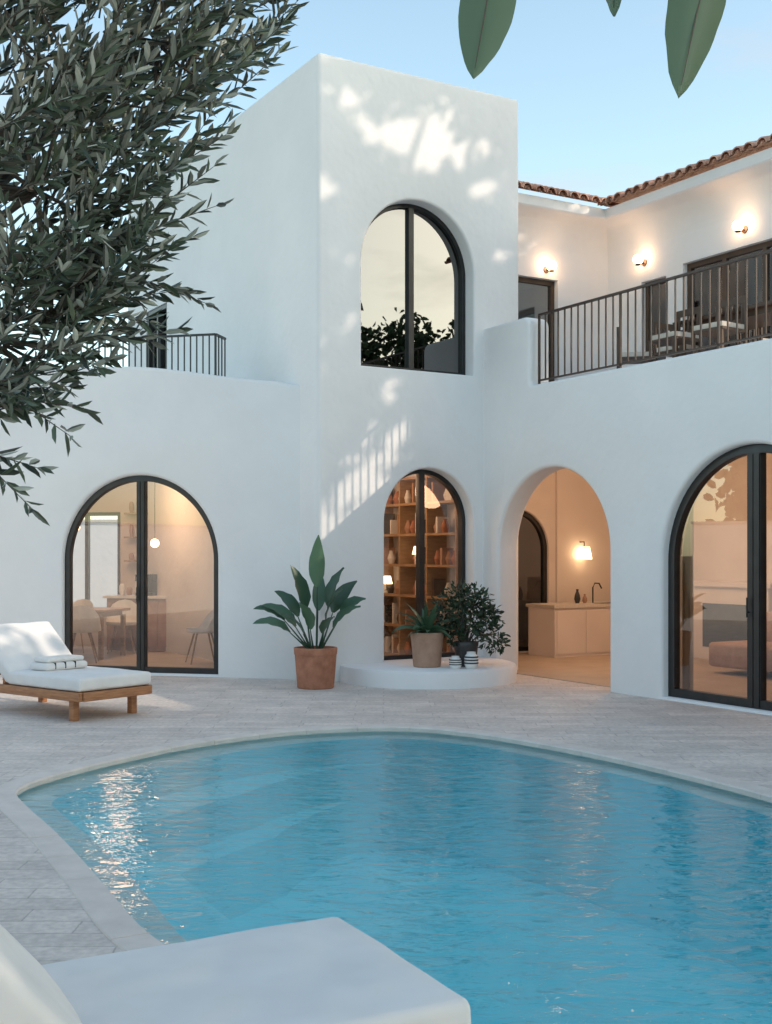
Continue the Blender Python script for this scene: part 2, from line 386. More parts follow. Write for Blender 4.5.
def pancol(fr,u,d0,d1,zE,pitch,r=.085):
    n=6;vs=[]
    for dd in(d0-.03,d1):
        for i in range(n+1):
            a=math.pi*i/n; vs.append(fr.P(u-r*math.cos(a),dd,zE+dd*pitch+.075-r*math.sin(a)*.7))
    mb.add(vs,[[i,i+1,n+2+i,n+1+i] for i in range(n)])
R1=Fr(q(0,-.13),e1); R2=Fr(q(2.23,0),es)
pz=6.60; pit=.38
u=.62
while u<5.2:
    d0=max(0,u-2.23); tilecol(R1,u,d0,3.6,pz,pit); pancol(R1,u+.1,d0,3.6,pz,pit); u+=.2
s=-3.2
while s<3.62:
    d0=max(0,-.13-s); tilecol(R2,s,d0,3.6,pz,pit); pancol(R2,s+.1,d0,3.6,pz,pit); s+=.2
mb.build('roof_tiles',['tile'],villa,recalc=False)
railing('terrace_railing',[(RF,(1.06,.12),(9.9,.12))],3.72,4.62,.125,villa)
def sconce(fr,u,z,d=0):
    p=fr.P(u,d,z); e=empty('wall_sconce',p)
    mb=MB(); mb.sphere(fr.P(u,d-.13,z),.072); mb.build('globe',['globe'],e)
    mb=MB(); mb.tube([fr.P(u,d+.01,z-.03),fr.P(u,d-.02,z-.03)],.05,16); mb.tube([fr.P(u,d,z-.03),fr.P(u,d-.11,z-.07)],.012); mb.lathe(fr.P(u,d-.13,z-.085),[(.03,0),(.045,.02)],16); mb.build('bracket',['brownframe'],e)
sconce(UF,1.533,5.72); sconce(RF,.19,5.80,2.7); sconce(RF,2.07,5.84,2.7)
mb=MB(); r=1.13
mb.lathe((.52,15.14,0),[(r,-.05),(r,.17),(r-.015,.2),(r-.05,.215),(0.01,.218)],72); mb.build('planter_step',['stucco'],villa)
# ------------------------------------------------------------ garden walls around the courtyard
def gwall(pts,h=2.3):
    mb=MB(); prism(pts,-.05,h,mb); c=Vector((sum(p[0] for p in pts)/4,sum(p[1] for p in pts)/4,0))
    e=empty('garden_wall',c); mb.build('wall',['stucco'],e)
    xs=[p[0] for p in pts];ys=[p[1] for p in pts]; mb=MB()
    prism([(min(xs)-.04,min(ys)-.04),(max(xs)+.04,min(ys)-.04),(max(xs)+.04,max(ys)+.04),(min(xs)-.04,max(ys)+.04)],h+.001,h+.06,mb); mb.build('cap',['coping'],e)
gwall([(-13,-8),(-12.75,-8),(-12.75,17),(-13,17)]); gwall([(-12.7,-8),(12,-8),(12,-7.75),(-12.7,-7.75)]); gwall([(-13,27),(12,27),(12,27.25),(-13,27.25)])
# ------------------------------------------------------------ pool
pp=[(-1.01,5.0),(-1.38,5.76),(-1.82,6.66),(-2.33,7.62),(-2.50,8.05),(-2.42,8.55),(-2.08,9.3),(-1.57,10.1),(-.77,10.78),(.13,10.98),(.81,10.6),(1.41,9.9),(1.96,9.05),(2.52,7.9),(2.95,6.7),(3.2,5.2),(3.1,3.8),(2.6,2.7),(1.8,2.2),(1.0,2.35),(.5,2.9),(.32,3.6),(-.15,4.12),(-.62,4.52)]
def catmull(P,n=10):
    out=[];m=len(P)
    for i in range(m):
        p=[Vector(P[(i+k-1)%m]) for k in range(4)]
        for j in range(n):
            t=j/n; out.append(.5*((2*p[1])+(-p[0]+p[2])*t+(2*p[0]-5*p[1]+4*p[2]-p[3])*t*t+(-p[0]+3*p[1]-3*p[2]+p[3])*t**3))
    return out
raw=catmull(pp)
L=[0]
for i in range(len(raw)): L.append(L[-1]+(raw[(i+1)%len(raw)]-raw[i]).length)
NP=200
def at(s):
    s%=L[-1]
    for i in range(len(raw)):
        if L[i+1]>=s: return raw[i].lerp(raw[(i+1)%len(raw)],(s-L[i])/(L[i+1]-L[i]))
ring=[at(L[-1]*i/NP) for i in range(NP)]
def nrm(i):
    t=ring[(i+2)%NP]-ring[(i-2)%NP]; return Vector((-t.y,t.x)).normalized()
ar=sum(ring[i].x*ring[(i+1)%NP].y-ring[(i+1)%NP].x*ring[i].y for i in range(NP))
sg=-1 if ar>0 else 1
nr=[nrm(i)*sg for i in range(NP)]
def off(o): return [ring[i]+nr[i]*(o(ring[i]) if callable(o) else o) for i in range(NP)]
pool=empty('swimming_pool',(.3,7,0))
lf=lambda p:max(0,min(1,(-p.x-.3)/1.4))
led=lambda p:-(.17+.08*lf(p))
stepw=lambda p:-(.21+.52*lf(p))
step2=lambda p:-(.24+.80*lf(p))
rings=[(0.01,.0,0),(0.0,-.075,0),(led,-.08,0),(lambda p:led(p)-.02,-.30,1),(stepw,-.31,1),(lambda p:stepw(p)-.03,-.60,1),(step2,-.62,1),(lambda p:step2(p)-.12,-1.05,1)]
vs=[]
for o,z,mi in rings: vs+=[(p.x,p.y,z) for p in off(o)]
mb=MB()
mb.v=[Vector(v) for v in vs]
for k in range(len(rings)-1):
    for i in range(NP):
        mb.f.append([k*NP+i,k*NP+(i+1)%NP,(k+1)*NP+(i+1)%NP,(k+1)*NP+i]); mb.m.append(0 if k<2 else 1)
mb.f.append([(len(rings)-1)*NP+i for i in range(NP)]); mb.m.append(1)
mb.build('basin',['poolplaster','mosaic'],pool)
mb=MB(); nb=46
for b_ in range(nb):
    st=[]
    for j in range(5):
        s=L[-1]*(b_+ (0.003+ .994*j/4))/nb
        p=at(s); t=(at(s+.05)-at(s-.05)); n=Vector((-t.y,t.x)).normalized()*sg; st.append((p,n))
    zt=.008+R.uniform(-.0015,.0015); wo=.14
    vs=[]
    for p,n in st:
        for o,z in[(-.02,-.035),(-.025,zt-.012),(-.015,zt),(wo,zt),(wo+.005,zt-.006),(wo+.005,-.035)]:
            w=p+n*o; vs.append((w.x,w.y,z))
    fs=[[j*6+k,j*6+(k+1)%6,(j+1)*6+(k+1)%6,(j+1)*6+k] for j in range(4) for k in range(6)]+[[5,4,3,2,1,0],[24+k for k in range(6)]]
    mb.add(vs,fs)
mb.build('coping',['coping'],pool)
def fill(name,loops,z,mat,parent=None):
    bm=bmesh.new(); ed=[]
    for lp in loops:
        v=[bm.verts.new((p[0],p[1],z)) for p in lp]
        for i in range(len(v)): ed.append(bm.edges.new((v[i],v[(i+1)%len(v)])))
    bmesh.ops.triangle_fill(bm,use_beauty=True,use_dissolve=False,edges=ed)
    for f in bm.faces:
        f.normal_update()
        if f.normal.z<0: f.normal_flip()
    me=D.meshes.new(name); bm.to_mesh(me); bm.free(); me.materials.append(M[mat])
    return link(D.objects.new(name,me),parent)
fill('water',[off(0.004)],-.045,'water')
fill('paving',[[(-16,-10),(16,-10),(16,30),(-16,30)],off(.03)],0,'paving')
fill('ground',[[(-600,-600),(600,-600),(600,600),(-600,600)],[(-6,1),(6,1),(6,12),(-6,12)]],-.03,'grass')
# ------------------------------------------------------------ loungers
def rbox(name,fn,l0,l1,w0,w1,z0,z1,r,mat,parent,puff=.0,seg=4):
    bm=bmesh.new()
    vs=[bm.verts.new((l,w,z)) for z in(z0,z1) for w in(w0,w1) for l in(l0,l1)]
    for f in[(0,1,3,2),(4,6,7,5),(0,4,5,1),(2,3,7,6),(0,2,6,4),(1,5,7,3)]: bm.faces.new([vs[i] for i in f])
    bmesh.ops.bevel(bm,geom=list(bm.edges),offset=r,segments=seg,profile=.5,affect='EDGES')
    if puff:
        bmesh.ops.subdivide_edges(bm,edges=[e for e in bm.edges if e.calc_length()>.2],cuts=16,use_grid_fill=True)
        cl,cw=(l0+l1)/2,(w0+w1)/2
        for v in bm.verts:
            a=max(0,1-abs((v.co.x-cl)/(l1-l0)*2)**4)*max(0,1-abs((v.co.y-cw)/(w1-w0)*2)**4)
            if v.co.z>(z0+z1)/2: v.co.z+=puff*a+.016*noise.noise(v.co*4)*a+.005*noise.noise(v.co*11)*a
            v.co+=Vector((noise.noise(v.co*5+Vector((3,0,0))),noise.noise(v.co*5+Vector((0,7,0))),0))*.009
    for v in bm.verts: v.co=fn(*v.co)
    bmesh.ops.recalc_face_normals(bm,faces=bm.faces)
    me=D.meshes.new(name); bm.to_mesh(me); bm.free(); me.materials.append(M[mat])
    for p in me.polygons: p.use_smooth=True
    return link(D.objects.new(name,me),parent)
def lounger(O,Ld,Wd,width,seat,back,ang,zt,thick=.12):
    Ld=Vector((*Ld,0)).normalized(); Wd=Vector((*Wd,0)).normalized(); O=Vector((*O,0))
    e=empty('sun_lounger',O+Ld*.9+Wd*width/2)
    fn=lambda l,w,z:O+Ld*l+Wd*w+Vector((0,0,z))
    zf=zt-thick
    rbox('seat_cushion',fn,0,seat,0,width,zf+.002,zt,.03,'fabric',e,.012)
    ca,sa=math.cos(ang),math.sin(ang)
    fb=lambda l,w,z:fn(seat+.01+l*ca-z*sa,w,zf+.002+l*sa+z*ca)
    rbox('back_cushion',fb,0,back,0,width,0,thick,.03,'fabric',e,.012)
    T=seat+back*.95
    rbox('rail_near',fn,0,T,-.01,.035,zf-.09,zf-.004,.006,'teak',e,seg=2)
    rbox('rail_far',fn,0,T,width-.035,width+.01,zf-.09,zf-.004,.006,'teak',e,seg=2)
    rbox('rail_foot',fn,-.02,.03,.036,width-.036,zf-.09,zf-.006,.006,'teak',e,seg=2)
    i=.08
    k=0
    while i<seat-.05:
        rbox('slat_%d'%k,fn,i,i+.06,.036,width-.036,zf-.03,zf-.008,.004,'teak',e,seg=1); i+=.09;k+=1
    for j in range(int(back/.12)):
        rbox('back_slat_%d'%j,lambda l,w,z:fb(l,w,z-.03),.04+j*.12,.1+j*.12,.02,width-.02,0,.022,.004,'teak',e,seg=1)
    for a,(l,w) in enumerate([(.16,.05),(.16,width-.12),(T-.25,.05),(T-.25,width-.12)]):
        rbox('leg_%d'%a,fn,l,l+.07,w,w+.07,0.0,zf-.088,.005,'teak',e,seg=2)
    rbox('back_strut',lambda l,w,z:fn(seat+back*.75*ca+l,w,zf+z),-.02,.02,width*.3,width*.7,-.08,back*.7*sa-.02,.005,'teak',e,seg=1)
    return fn,e
lounger((-.146,3.80),(-.872,-.489),(.457,-.889),.82,1.0,.78,rad(50),.455,.14)
fn2,_=lounger((-2.87,11.2),(-.79,.61),(.61,.79),.88,1.15,.75,rad(40),.42,.13)
e=empty('folded_towel',fn2(.85,.35,.45))
rbox('stack',fn2,.70,1.0,.15,.66,.432,.51,.035,'fabric',e,seg=3)
rbox('stack_top',fn2,.73,.97,.18,.63,.512,.56,.02,'whiteceramic',e,seg=3)
for k in range(3): rbox('stripe_%d'%k,fn2,.694,1.006,.25+k*.12,.258+k*.12,.45,.514,.003,'darkpot',e,seg=1)
# ------------------------------------------------------------ plants
def paddle(mb,base,dirh,up,L,W,bend,mi=0,n=9,fold=.35,twist=0):
    d=Vector(dirh).normalized(); side=d.cross(Vector((0,0,1))).normalized()
    p=Vector(base);el=up
    vs=[]
    for i in range(n+1):
        t=i/n; w=W*math.sin(math.pi*min(1,(t*.94+.03))**.75)*.5
        dirv=d*math.cos(el)+Vector((0,0,1))*math.sin(el)
        sd=Matrix.Rotation(twist,3,dirv)@side; nv=sd.cross(dirv).normalized()
        rp=.012*math.sin(i*2.3)*W*4
        vs+=[p-sd*w+nv*(w*fold+rp),p.copy(),p+sd*w+nv*(w*fold-rp)]
        p+=dirv*L/n; el-=bend/n
    fs=[]
    for i in range(n): a=i*3; fs+=[[a,a+1,a+4,a+3],[a+1,a+2,a+5,a+4]]
    mb.add(vs,fs,mi)
def pot(mb,c,r,h,mi=0,taper=.8,rim=True):
    rb=r*taper
    pr=[(rb*.95,0),(rb,.01),(r*.98,h*.82),(r,h*.83),(r*1.02,h*.98),(r*1.0,h),(r*.9,h),(r*.88,h*.9),(.001,h*.9)]
    mb.lathe(c,pr,36,mi)
def bird(c):
    e=empty('potted_bird_of_paradise',c); mb=MB(); pot(mb,c,.255,.48,taper=.86); mb.build('pot',['terracotta'],e)
    mb=MB(); mb.lathe(Vector(c)+Vector((0,0,.435)),[(.225,0),(.001,.012)],24); mb.build('soil',['soil'],e)
    mb=MB(); o=Vector(c)+Vector((0,0,.42))
    spec=[(-70,88,.78,.62,.20,.2,.15),(200,82,.52,.56,.20,.45,.9),(-5,80,.56,.50,.19,.5,.9),(20,70,.50,.50,.18,.8,.9),(185,58,.36,.50,.18,1.0,.8),(-12,60,.34,.44,.18,.9,.8),(205,42,.36,.50,.17,1.1,.8),(160,66,.46,.46,.17,.9,.7),(-40,74,.40,.48,.19,.8,.6),(80,78,.5,.5,.17,.5,.4),(250,70,.30,.46,.18,.9,.2),(300,58,.28,.40,.16,1.0,.3),(225,60,.26,.42,.16,.9,.6),(178,50,.50,.42,.15,1.2,.8),(8,60,.52,.36,.16,1.1,.8)]
    for az,el,pl,bl,bw,bend,tw in spec:
        ta=1 if math.cos(rad(az))>0 else -1
        az=rad(az+R.uniform(-6,6)); el=rad(el); d=Vector((math.cos(az),math.sin(az),0))
        st=o+d*.05; path=[st+ (d*math.cos(el)+Vector((0,0,math.sin(el))))*pl*t for t in(0,.33,.66,1)]
        mb.tube(path,[.014,.012,.009,.006],6,1)
        paddle(mb,path[-1],d,el,bl,bw,bend,0,twist=ta*(tw+R.uniform(-.2,.2)),fold=.28)
    mb.build('leaves',['bop','bop'],e,recalc=False,ang=60)
bird((-.836,14.2,0))
def spiky(c):
    e=empty('potted_plant',c); mb=MB(); pot(mb,c,.2,.42,taper=.84); mb.build('pot',['tan'],e)
    mb=MB(); o=Vector(c)+Vector((0,0,.38)); mb.lathe(o,[(.17,0),(.001,.012)],20,1)
    for i in range(44):
        az=R.uniform(0,6.28); el=rad(R.uniform(30,85)); d=Vector((math.cos(az),math.sin(az),0))
        paddle(mb,o+d*.03,d,el,R.uniform(.25,.5),R.uniform(.06,.10),R.uniform(.6,1.6),0,7,twist=R.uniform(-.7,.7))
    mb.build('leaves',['bop','soil'],e,recalc=False,ang=60)
spiky((.50,14.55,.217))
def leaf6(mb,p,d,s,L,W,mi=0):
    n=s.cross(d)*W*.25
    mb.add([p,p+d*L*.3-s*W*.45+n,p+d*L*.7-s*W*.4+n,p+d*L,p+d*L*.7+s*W*.4+n,p+d*L*.3+s*W*.45+n],[[0,3,2,1],[0,5,4,3]],mi)
def rv(): 
    while True:
        v=Vector((R.uniform(-1,1),R.uniform(-1,1),R.uniform(-1,1)))
        if .05<v.length<1: return v
def bush(c):
    e=empty('potted_bush',c); mb=MB(); pot(mb,c,.15,.3,taper=.8); mb.build('pot',['darkpot'],e)
    mb=MB(); o=Vector(c)+Vector((0,0,.28)); 
    lobes=[((0,0,.35),.25),((-.2,0,.42),.18),((.2,.05,.3),.20),((.3,-.05,.12),.15),((-.08,-.1,.58),.15),((.12,.05,.52),.17),((-.28,0,.25),.13),((.38,0,.0),.10),((.30,0,.35),.1),((-.15,0,.1),.12)]
    for lc,lr in lobes:
        lc=o+Vector(lc); mb.tube([o-Vector((0,0,.05)),o.lerp(lc,.5)+Vector((0,0,.04)),lc],[.012,.008,.004],5,1)
        for i in range(int(lr*lr*4800)):
            v=rv(); v=v.normalized()*lr*(v.length**.4)*R.uniform(.7,1.3)
            d=(v.normalized()+rv()*.8).normalized(); s=d.orthogonal().normalized(); s=Matrix.Rotation(R.uniform(0,6.28),3,d)@s
            leaf6(mb,lc+v,d,s,R.uniform(.055,.09),R.uniform(.028,.042))
    mb.build('foliage',['bush','bark'],e,recalc=False,ang=60)
bush((.98,14.62,.217))
def jar(c,r,h):
    e=empty('ceramic_jar',c); mb=MB(); mb.lathe(c,[(r*.7,0),(r,h*.25),(r,h*.7),(r*.6,h*.92),(r*.65,h),(r*.5,h),(.001,h*.8)],24); mb.build('body',['whiteceramic'],e)
    mb=MB()
    for k in(.3,.48,.66): mb.lathe(Vector(c),[(r*1.012,h*k),(r*1.012,h*(k+.09))],24)
    mb.build('stripes',['darkpot'],e)
jar((.83,14.3,.217),.075,.15); jar((1.02,14.3,.217),.085,.2)
# ------------------------------------------------------------ near olive tree
def olive():
    e=empty('olive_tree',(-2.5,4.4,0)); hub=Vector((-2.0,4.0,2.1))
    mb=MB()
    mb.tube([(-2.6,4.5,-.05),(-2.52,4.42,.5),(-2.6,4.3,1.0),(-2.35,4.15,1.6),hub],[.2,.15,.13,.11,.09],12)
    lobes=[((-.70,3.65,3.16),.31),((-.48,3.65,3.42),.19),((-.92,3.6,2.98),.36),((-1.02,3.5,2.66),.34),((-.92,3.5,2.48),.20),((-.98,3.5,2.30),.19),((-1.14,3.5,2.22),.23),((-1.22,3.45,2.0),.14),((-1.5,3.8,2.9),.6),((-1.3,3.6,3.5),.5),((-2.1,4.1,2.9),.7),((-.9,3.8,3.65),.36),((-1.6,3.6,2.3),.4),((-2.7,4.4,3.0),.6),((-2.0,3.5,3.6),.5)]
    lm=MB()
    for lc,lr in lobes:
        lc=Vector(lc); mid=hub.lerp(lc,.5)+Vector((0,0,.12))+rv()*.06
        mb.tube([hub,hub.lerp(mid,.5)+rv()*.03,mid,mid.lerp(lc,.5)+rv()*.03,lc],[.045,.035,.025,.016,.009],7)
        ns=int(lr*lr*(270 if lc.x>-1.45 else 180))+8
        for i in range(ns):
            v=rv(); st=lc+v*lr*.9
            out=(st-Vector((-1.9,3.9,2.1))).normalized()
            d=(out*1.0+Vector((.35,-.05,.25))+rv()*.7).normalized()
            if R.random()<.45: mb.tube([lc+v*lr*.1,lc+v*lr*.5+rv()*.02,st],[.007,.005,.003],4)
            Ls=R.uniform(.20,.42); n=int(Ls/R.uniform(.022,.032)); p=st.copy(); sd=d.orthogonal().normalized(); sd=Matrix.Rotation(R.uniform(0,6.28),3,d)@sd
            curve=rv()*.06+Vector((0,0,-.01)); path=[p.copy()]
            for k in range(n):
                d=(d+curve).normalized(); p=p+d*Ls/n; path.append(p.copy())
                sd=(sd-d*sd.dot(d)).normalized(); sd=Matrix.Rotation(rad(90)+R.uniform(-.4,.4),3,d)@sd
                g=1-.35*k/n
                for q_ in(1,-1):
                    if R.random()<.16: continue
                    ld=(d*R.uniform(.6,1.4)+sd*q_*.75+rv()*.35).normalized(); nn=ld.cross(d); 
                    if nn.length<.05: continue
                    leaf6(lm,p,ld,nn.normalized() if R.random()<.6 else ld.cross(nn).normalized(),R.uniform(.065,.11)*g,R.uniform(.019,.028)*g)
            leaf6(lm,p,d,sd,.06,.018)
            mb.tube([path[0],path[len(path)//2],path[-1]],[.003,.002,.001],4)
    mb.build('trunk_and_branches',['bark'],e); lm.build('foliage',['olive'],e,recalc=False,ang=60)
olive()
# ------------------------------------------------------------ overhanging citrus branch
def citrus():
    e=empty('citrus_tree',(2.1,.9,0)); mb=MB()
    mb.tube([(2.1,.9,-.05),(2.05,.92,.9),(2.1,.95,1.7),(1.95,1.0,2.2)],[.07,.055,.05,.035],10)
    mb.tube([(1.95,1.0,2.2),(1.4,1.15,2.42),(.8,1.28,2.42),(.37,1.3,2.37),(.1,1.3,2.33)],[.03,.02,.013,.008,.004],7)
    lm=MB()
    def bl(b,t,W,tw=0,cur=.1):
        b=Vector(b);t=Vector(t);d=(t-b);L_=d.length;d.normalize()
        s=d.cross(Vector((0,1,0))).normalized(); s=Matrix.Rotation(tw,3,d)@s; nv=s.cross(d)
        n=16;vs=[]
        for i in range(n+1):
            x=i/n; w=W*.5*(math.sin(math.pi*x**.85))**.75 if 0<x<1 else .0005
            c=b+d*L_*x+nv*(cur*L_*(x-x*x)*1.5); wv=nv*.0015*math.sin(i*1.9)
            vs+=[c-s*w+nv*w*.3+wv,c-s*w*.5+nv*w*.1,c,c+s*w*.5+nv*w*.1,c+s*w+nv*w*.3-wv]
        fs=[[i*5+k,i*5+k+1,i*5+k+6,i*5+k+5] for i in range(n) for k in range(4)]
        lm.add(vs,fs); mb.tube([b,b-d*.02+Vector((0,0,.015))],[.0018,.002],5)
        mb.tube([b+nv*.001,b.lerp(t,.5)+nv*(cur*L_*.375+.0006),b.lerp(t,.93)+nv*.0006],[.0014,.001,.0004],5)
    bl((.122,1.3,2.28),(.094,1.29,2.112),.062,.15); bl((.372,1.3,2.31),(.313,1.28,2.087),.066,-.2)
    bl((.235,1.3,2.33),(.250,1.31,2.188),.045,.7); bl((.31,1.3,2.34),(.297,1.27,2.192),.05,-.6)
    for i in range(60):
        x=R.uniform(.1,1.8); y=1.25+R.uniform(-.15,.15); z=2.42+R.uniform(-.02,.25)
        p=Vector((x,y,z)); d=Vector((R.uniform(-.8,.8),R.uniform(-.6,.6),R.uniform(-.1,.7))).normalized(); bl(p,p+d*R.uniform(.09,.14),R.uniform(.04,.055),R.uniform(-1,1))
    mb.build('trunk_and_branches',['bark'],e); lm.build('leaves',['citrus'],e,recalc=False,ang=60)
citrus()
# ------------------------------------------------------------ off-screen trees, the first three added to block the sun
SUN=Vector((1.42,-.439,.8))
holes=[(1.38,6.8,.26,.24),(1.15,7.15,.12,.12),(1.75,7.2,.28,.14),(1.62,6.75,.14,.2),(2.3,6.42,.16,.1),(2.55,7.05,.12,.08),(.14,6.1,.14,.1),(.96,3.66,.12,.11),(.5,7.2,.12,.08),(2.15,6.85,.2,.13),(2.75,5.6,.09,.12),(.45,4.5,.08,.1),(.8,6.9,.14,.12),(.35,5.3,.1,.1),(2.55,3.9,.1,.1),(2.6,6.5,.14,.1)]
def tower_hole(p):  # leaves are left out here so chosen sun patches land on the tower
    rel=p-TF.o; dd=rel.dot(TF.i); k=dd/SUN.dot(TF.i); h=p-SUN*k; t=(h-TF.o).dot(TF.d); z=h.z
    for a,b,c,d in holes:
        if ((t-a)/(c+.14))**2+((z-b)/(d+.13))**2<1: return True
    if .3<t<1.9 and abs(z-(3.34-.8*(1.5-t)))<.25: return True
    return False
def offscreentree(c,tr,lobes,cnt,name='offscreen_tree',lo=.26,hi=.4):
    e=empty(name,tr); mb=MB(); tr=Vector(tr); c=Vector(c)
    mb.tube([tr,tr.lerp(c,.35)+Vector((.2,.1,0)),tr.lerp(c,.7),c],[.3,.22,.16,.08],10)
    lm=MB(); tot=sum(l[1]**2 for l in lobes)
    for lc,lr in lobes:
        lc=c+Vector(lc); mb.tube([tr.lerp(c,.75),c.lerp(lc,.5)+rv()*.3,lc],[.1,.06,.03],6)
        for i in range(int(cnt*lr*lr/tot)):
            v=rv(); v=v*R.uniform(.8,1.05); p=lc+Vector((v.x,v.y,v.z*.85))*lr
            if tower_hole(p): continue
            d=rv().normalized(); s=Matrix.Rotation(R.uniform(0,6.28),3,d)@d.orthogonal().normalized()
            leaf6(lm,p,d,s,R.uniform(lo,hi),R.uniform(lo,hi)*.6)
    mb.build('trunk',['bark'],e); lm.build('foliage',['treeleaf'],e,recalc=False,ang=60)
h_=Vector((.295,.955,0)); u_=Vector((-.42,.13,.88))
def hu(a,b): v=h_*a+u_*b; return (v.x,v.y,v.z)
offscreentree((11.9,12.0,12.3),(14.5,11.0,-.05),[(hu(0,0),1.5),(hu(1.1,.1),1.3),(hu(-1.1,0),1.3),(hu(0,1.3),1.4),(hu(.9,1.2),1.2),(hu(-1,1.2),1.2),(hu(.7,-1.1),1.2),(hu(-.7,-1.2),1.2),(hu(0,-1.7),1.2),(hu(.9,-2.0),1.1),(hu(-.8,-2.1),1.0)],6000,lo=.2,hi=.32)  # crown added out of view to keep sun off the tower front
offscreentree((10.5,4.6,5.8),(11,5,-.05),[((0,0,0),2.6),((0,2.4,-1.4),2.0),((0,-2.4,-.6),2.4),((.3,-.8,2.4),2.0),((0,-.5,-2.4),2.2),((.3,-3.5,-2),2.0),((.3,2.0,2.0),1.8),((.4,1.0,3.4),1.7)],11500,lo=.32,hi=.5)  # added out of view to keep sun off the pool and paving
offscreentree((10.5,0,4.6),(11,0,-.05),[((0,0,0),2.6),((0,1.5,2),2.2),((.2,-1.8,1),2.2),((0,1.6,-2),2.0),((0,-.6,3),2.0)],5500,lo=.32,hi=.5)  # added out of view to shade the near deck and lounger
for k,(x,y,h) in enumerate([(19,9.0,8.9),(19.5,4.6,9.1),(17.5,13,8.8),(20,6.8,8.2)]):
    offscreentree((x,y,h-1.8),(x,y,-.05),[((0,0,0),1.8),((.3,1.3,.4),1.3),((0,-1.4,-.2),1.5),((0,.2,-1.6),2.0),((.2,.7,1.2),.9),((0,-1.0,1.0),.8),((0,0,-3.2),2.0)],3600,lo=.2,hi=.34)
for k,(x,y,h) in enumerate([(-12,-10,6.5),(-5,-11,6.5),(2,-12,7),(-16,15,5),(-17,11,6.5)]):
    offscreentree((x,y,h-2.2),(x,y,-.05),[((0,0,0),2.3),((1.5,0,.4),1.7),((-1.5,.2,-.2),1.9),((0,.2,-1.6),2.2),((.2,.7,1.4),1.4)],3000,lo=.3,hi=.45)
# ------------------------------------------------------------ interiors
def chair(p,az,mat='whiteceramic'):
    e=empty('dining_chair',p); p=Vector(p); ca,sa=math.cos(az),math.sin(az)
    T=lambda x,y,z:p+Vector((x*ca-y*sa,x*sa+y*ca,z))
    vs=[];n=16;m=8
    for j in range(m+1):
        t=j/m
        for i in range(n+1):
            a=math.pi*2*i/n; back=max(0,math.cos(a))
            r=.05+.20*min(1,t*1.6); z=.44+ (0 if t<.5 else (t-.5)*2*(.06+.34*back**.7))
            vs.append(T(r*math.cos(a)*1.0+ .03*back*t,r*1.05*math.sin(a),z))
    fs=[[j*(n+1)+i,j*(n+1)+i+1,(j+1)*(n+1)+i+1,(j+1)*(n+1)+i] for j in range(m) for i in range(n)]+[list(range(n))]
    mb=MB(); mb.add(vs,fs); mb.build('shell',[mat],e,recalc=False,ang=70)
    mb=MB()
    for x,y in((.1,.1),(-.1,.1),(.1,-.1),(-.1,-.1)): mb.tube([T(x,y,.44),T(x*2.1,y*2.1,.0)],[.014,.01],8)
    mb.build('legs',['wood'],e)
def slatchair(p,az):
    e=empty('terrace_chair',p); fr=Fr((p[0],p[1]),(math.cos(az),math.sin(az)),p[2]); mb=MB()
    for u in(-.21,.18):
        mb.fbox(fr,u,u+.03,-.22,-.19,0,.44); mb.fbox(fr,u,u+.03,.2,.23,0,.86)
    mb.fbox(fr,-.22,.22,-.22,.2,.44,.47); mb.fbox(fr,-.18,.18,.205,.225,.78,.86)
    mb.fbox(fr,-.2,.2,-.2,.19,.471,.53,1)
    for k in range(5): mb.fbox(fr,-.16+k*.075,-.135+k*.075,.208,.222,.5,.78)
    mb.build('frame',['brownframe','curtain'],e)
def table(fr,u0,u1,d0,d1,h,name='dining_table',z=0,mat='wood'):
    e=empty(name,fr.P((u0+u1)/2,(d0+d1)/2,z)); mb=MB(); mb.fbox(fr,u0,u1,d0,d1,z+h-.04,z+h)
    mb.fbox(fr,u0+.1,u1-.1,d0+.08,d1-.08,z+h-.11,z+h-.041)
    for u in(u0+.06,u1-.12):
        for d in(d0+.05,d1-.11): mb.fbox(fr,u,u+.06,d,d+.06,z+.013,z+h-.1)
    mb.build('table',[mat],e)
table(LF,-5.6,-3.6,1.8,2.7,.75)
for u,d,a in[(-3.75,1.42,rad(-80)),(-4.6,1.4,rad(-100)),(-3.9,3.05,rad(95)),(-4.7,3.05,rad(80))]: chair(LF.P(u,d,.013),a)
chair(LF.P(-2.0,1.7,.013),rad(20))
mb=MB(); e=empty('kitchen_counter',LF.P(-3.7,3.6,0)); mb.fbox(LF,-4.4,-3.05,3.5,4.15,.013,.86); mb.fbox(LF,-4.45,-3.0,3.45,4.18,.862,.9,1)
for k in range(3): mb.fbox(LF,-4.38+k*.45,-3.96+k*.45,3.485,3.499,.08,.82,0)
mb.build('counter',['tan','whiteceramic'],e)
e=empty('kitchen_shelf',LF.P(-3.7,4.3,1.6)); mb=MB()
for z in(1.45,1.85,2.25): mb.fbox(LF,-4.4,-3.3,4.12,4.39,z,z+.03)
mb.build('boards',['wood'],e)
mb=MB()
for z in(1.48,1.88,2.28,.9):
    for k in range(8):
        if z==.9 and 2<k<6: continue
        r=R.uniform(.03,.055); h=R.uniform(.08,.22); mb.lathe(LF.P(-4.32+k*.13,4.25 if z>1 else 3.9,z+.002),[(r*.7,0),(r,h*.3),(r,h*.8),(r*.6,h),(.001,h)],12,R.randint(0,3))
mb.build('crockery',['whiteceramic','terracotta','tan','darkpot'],e)
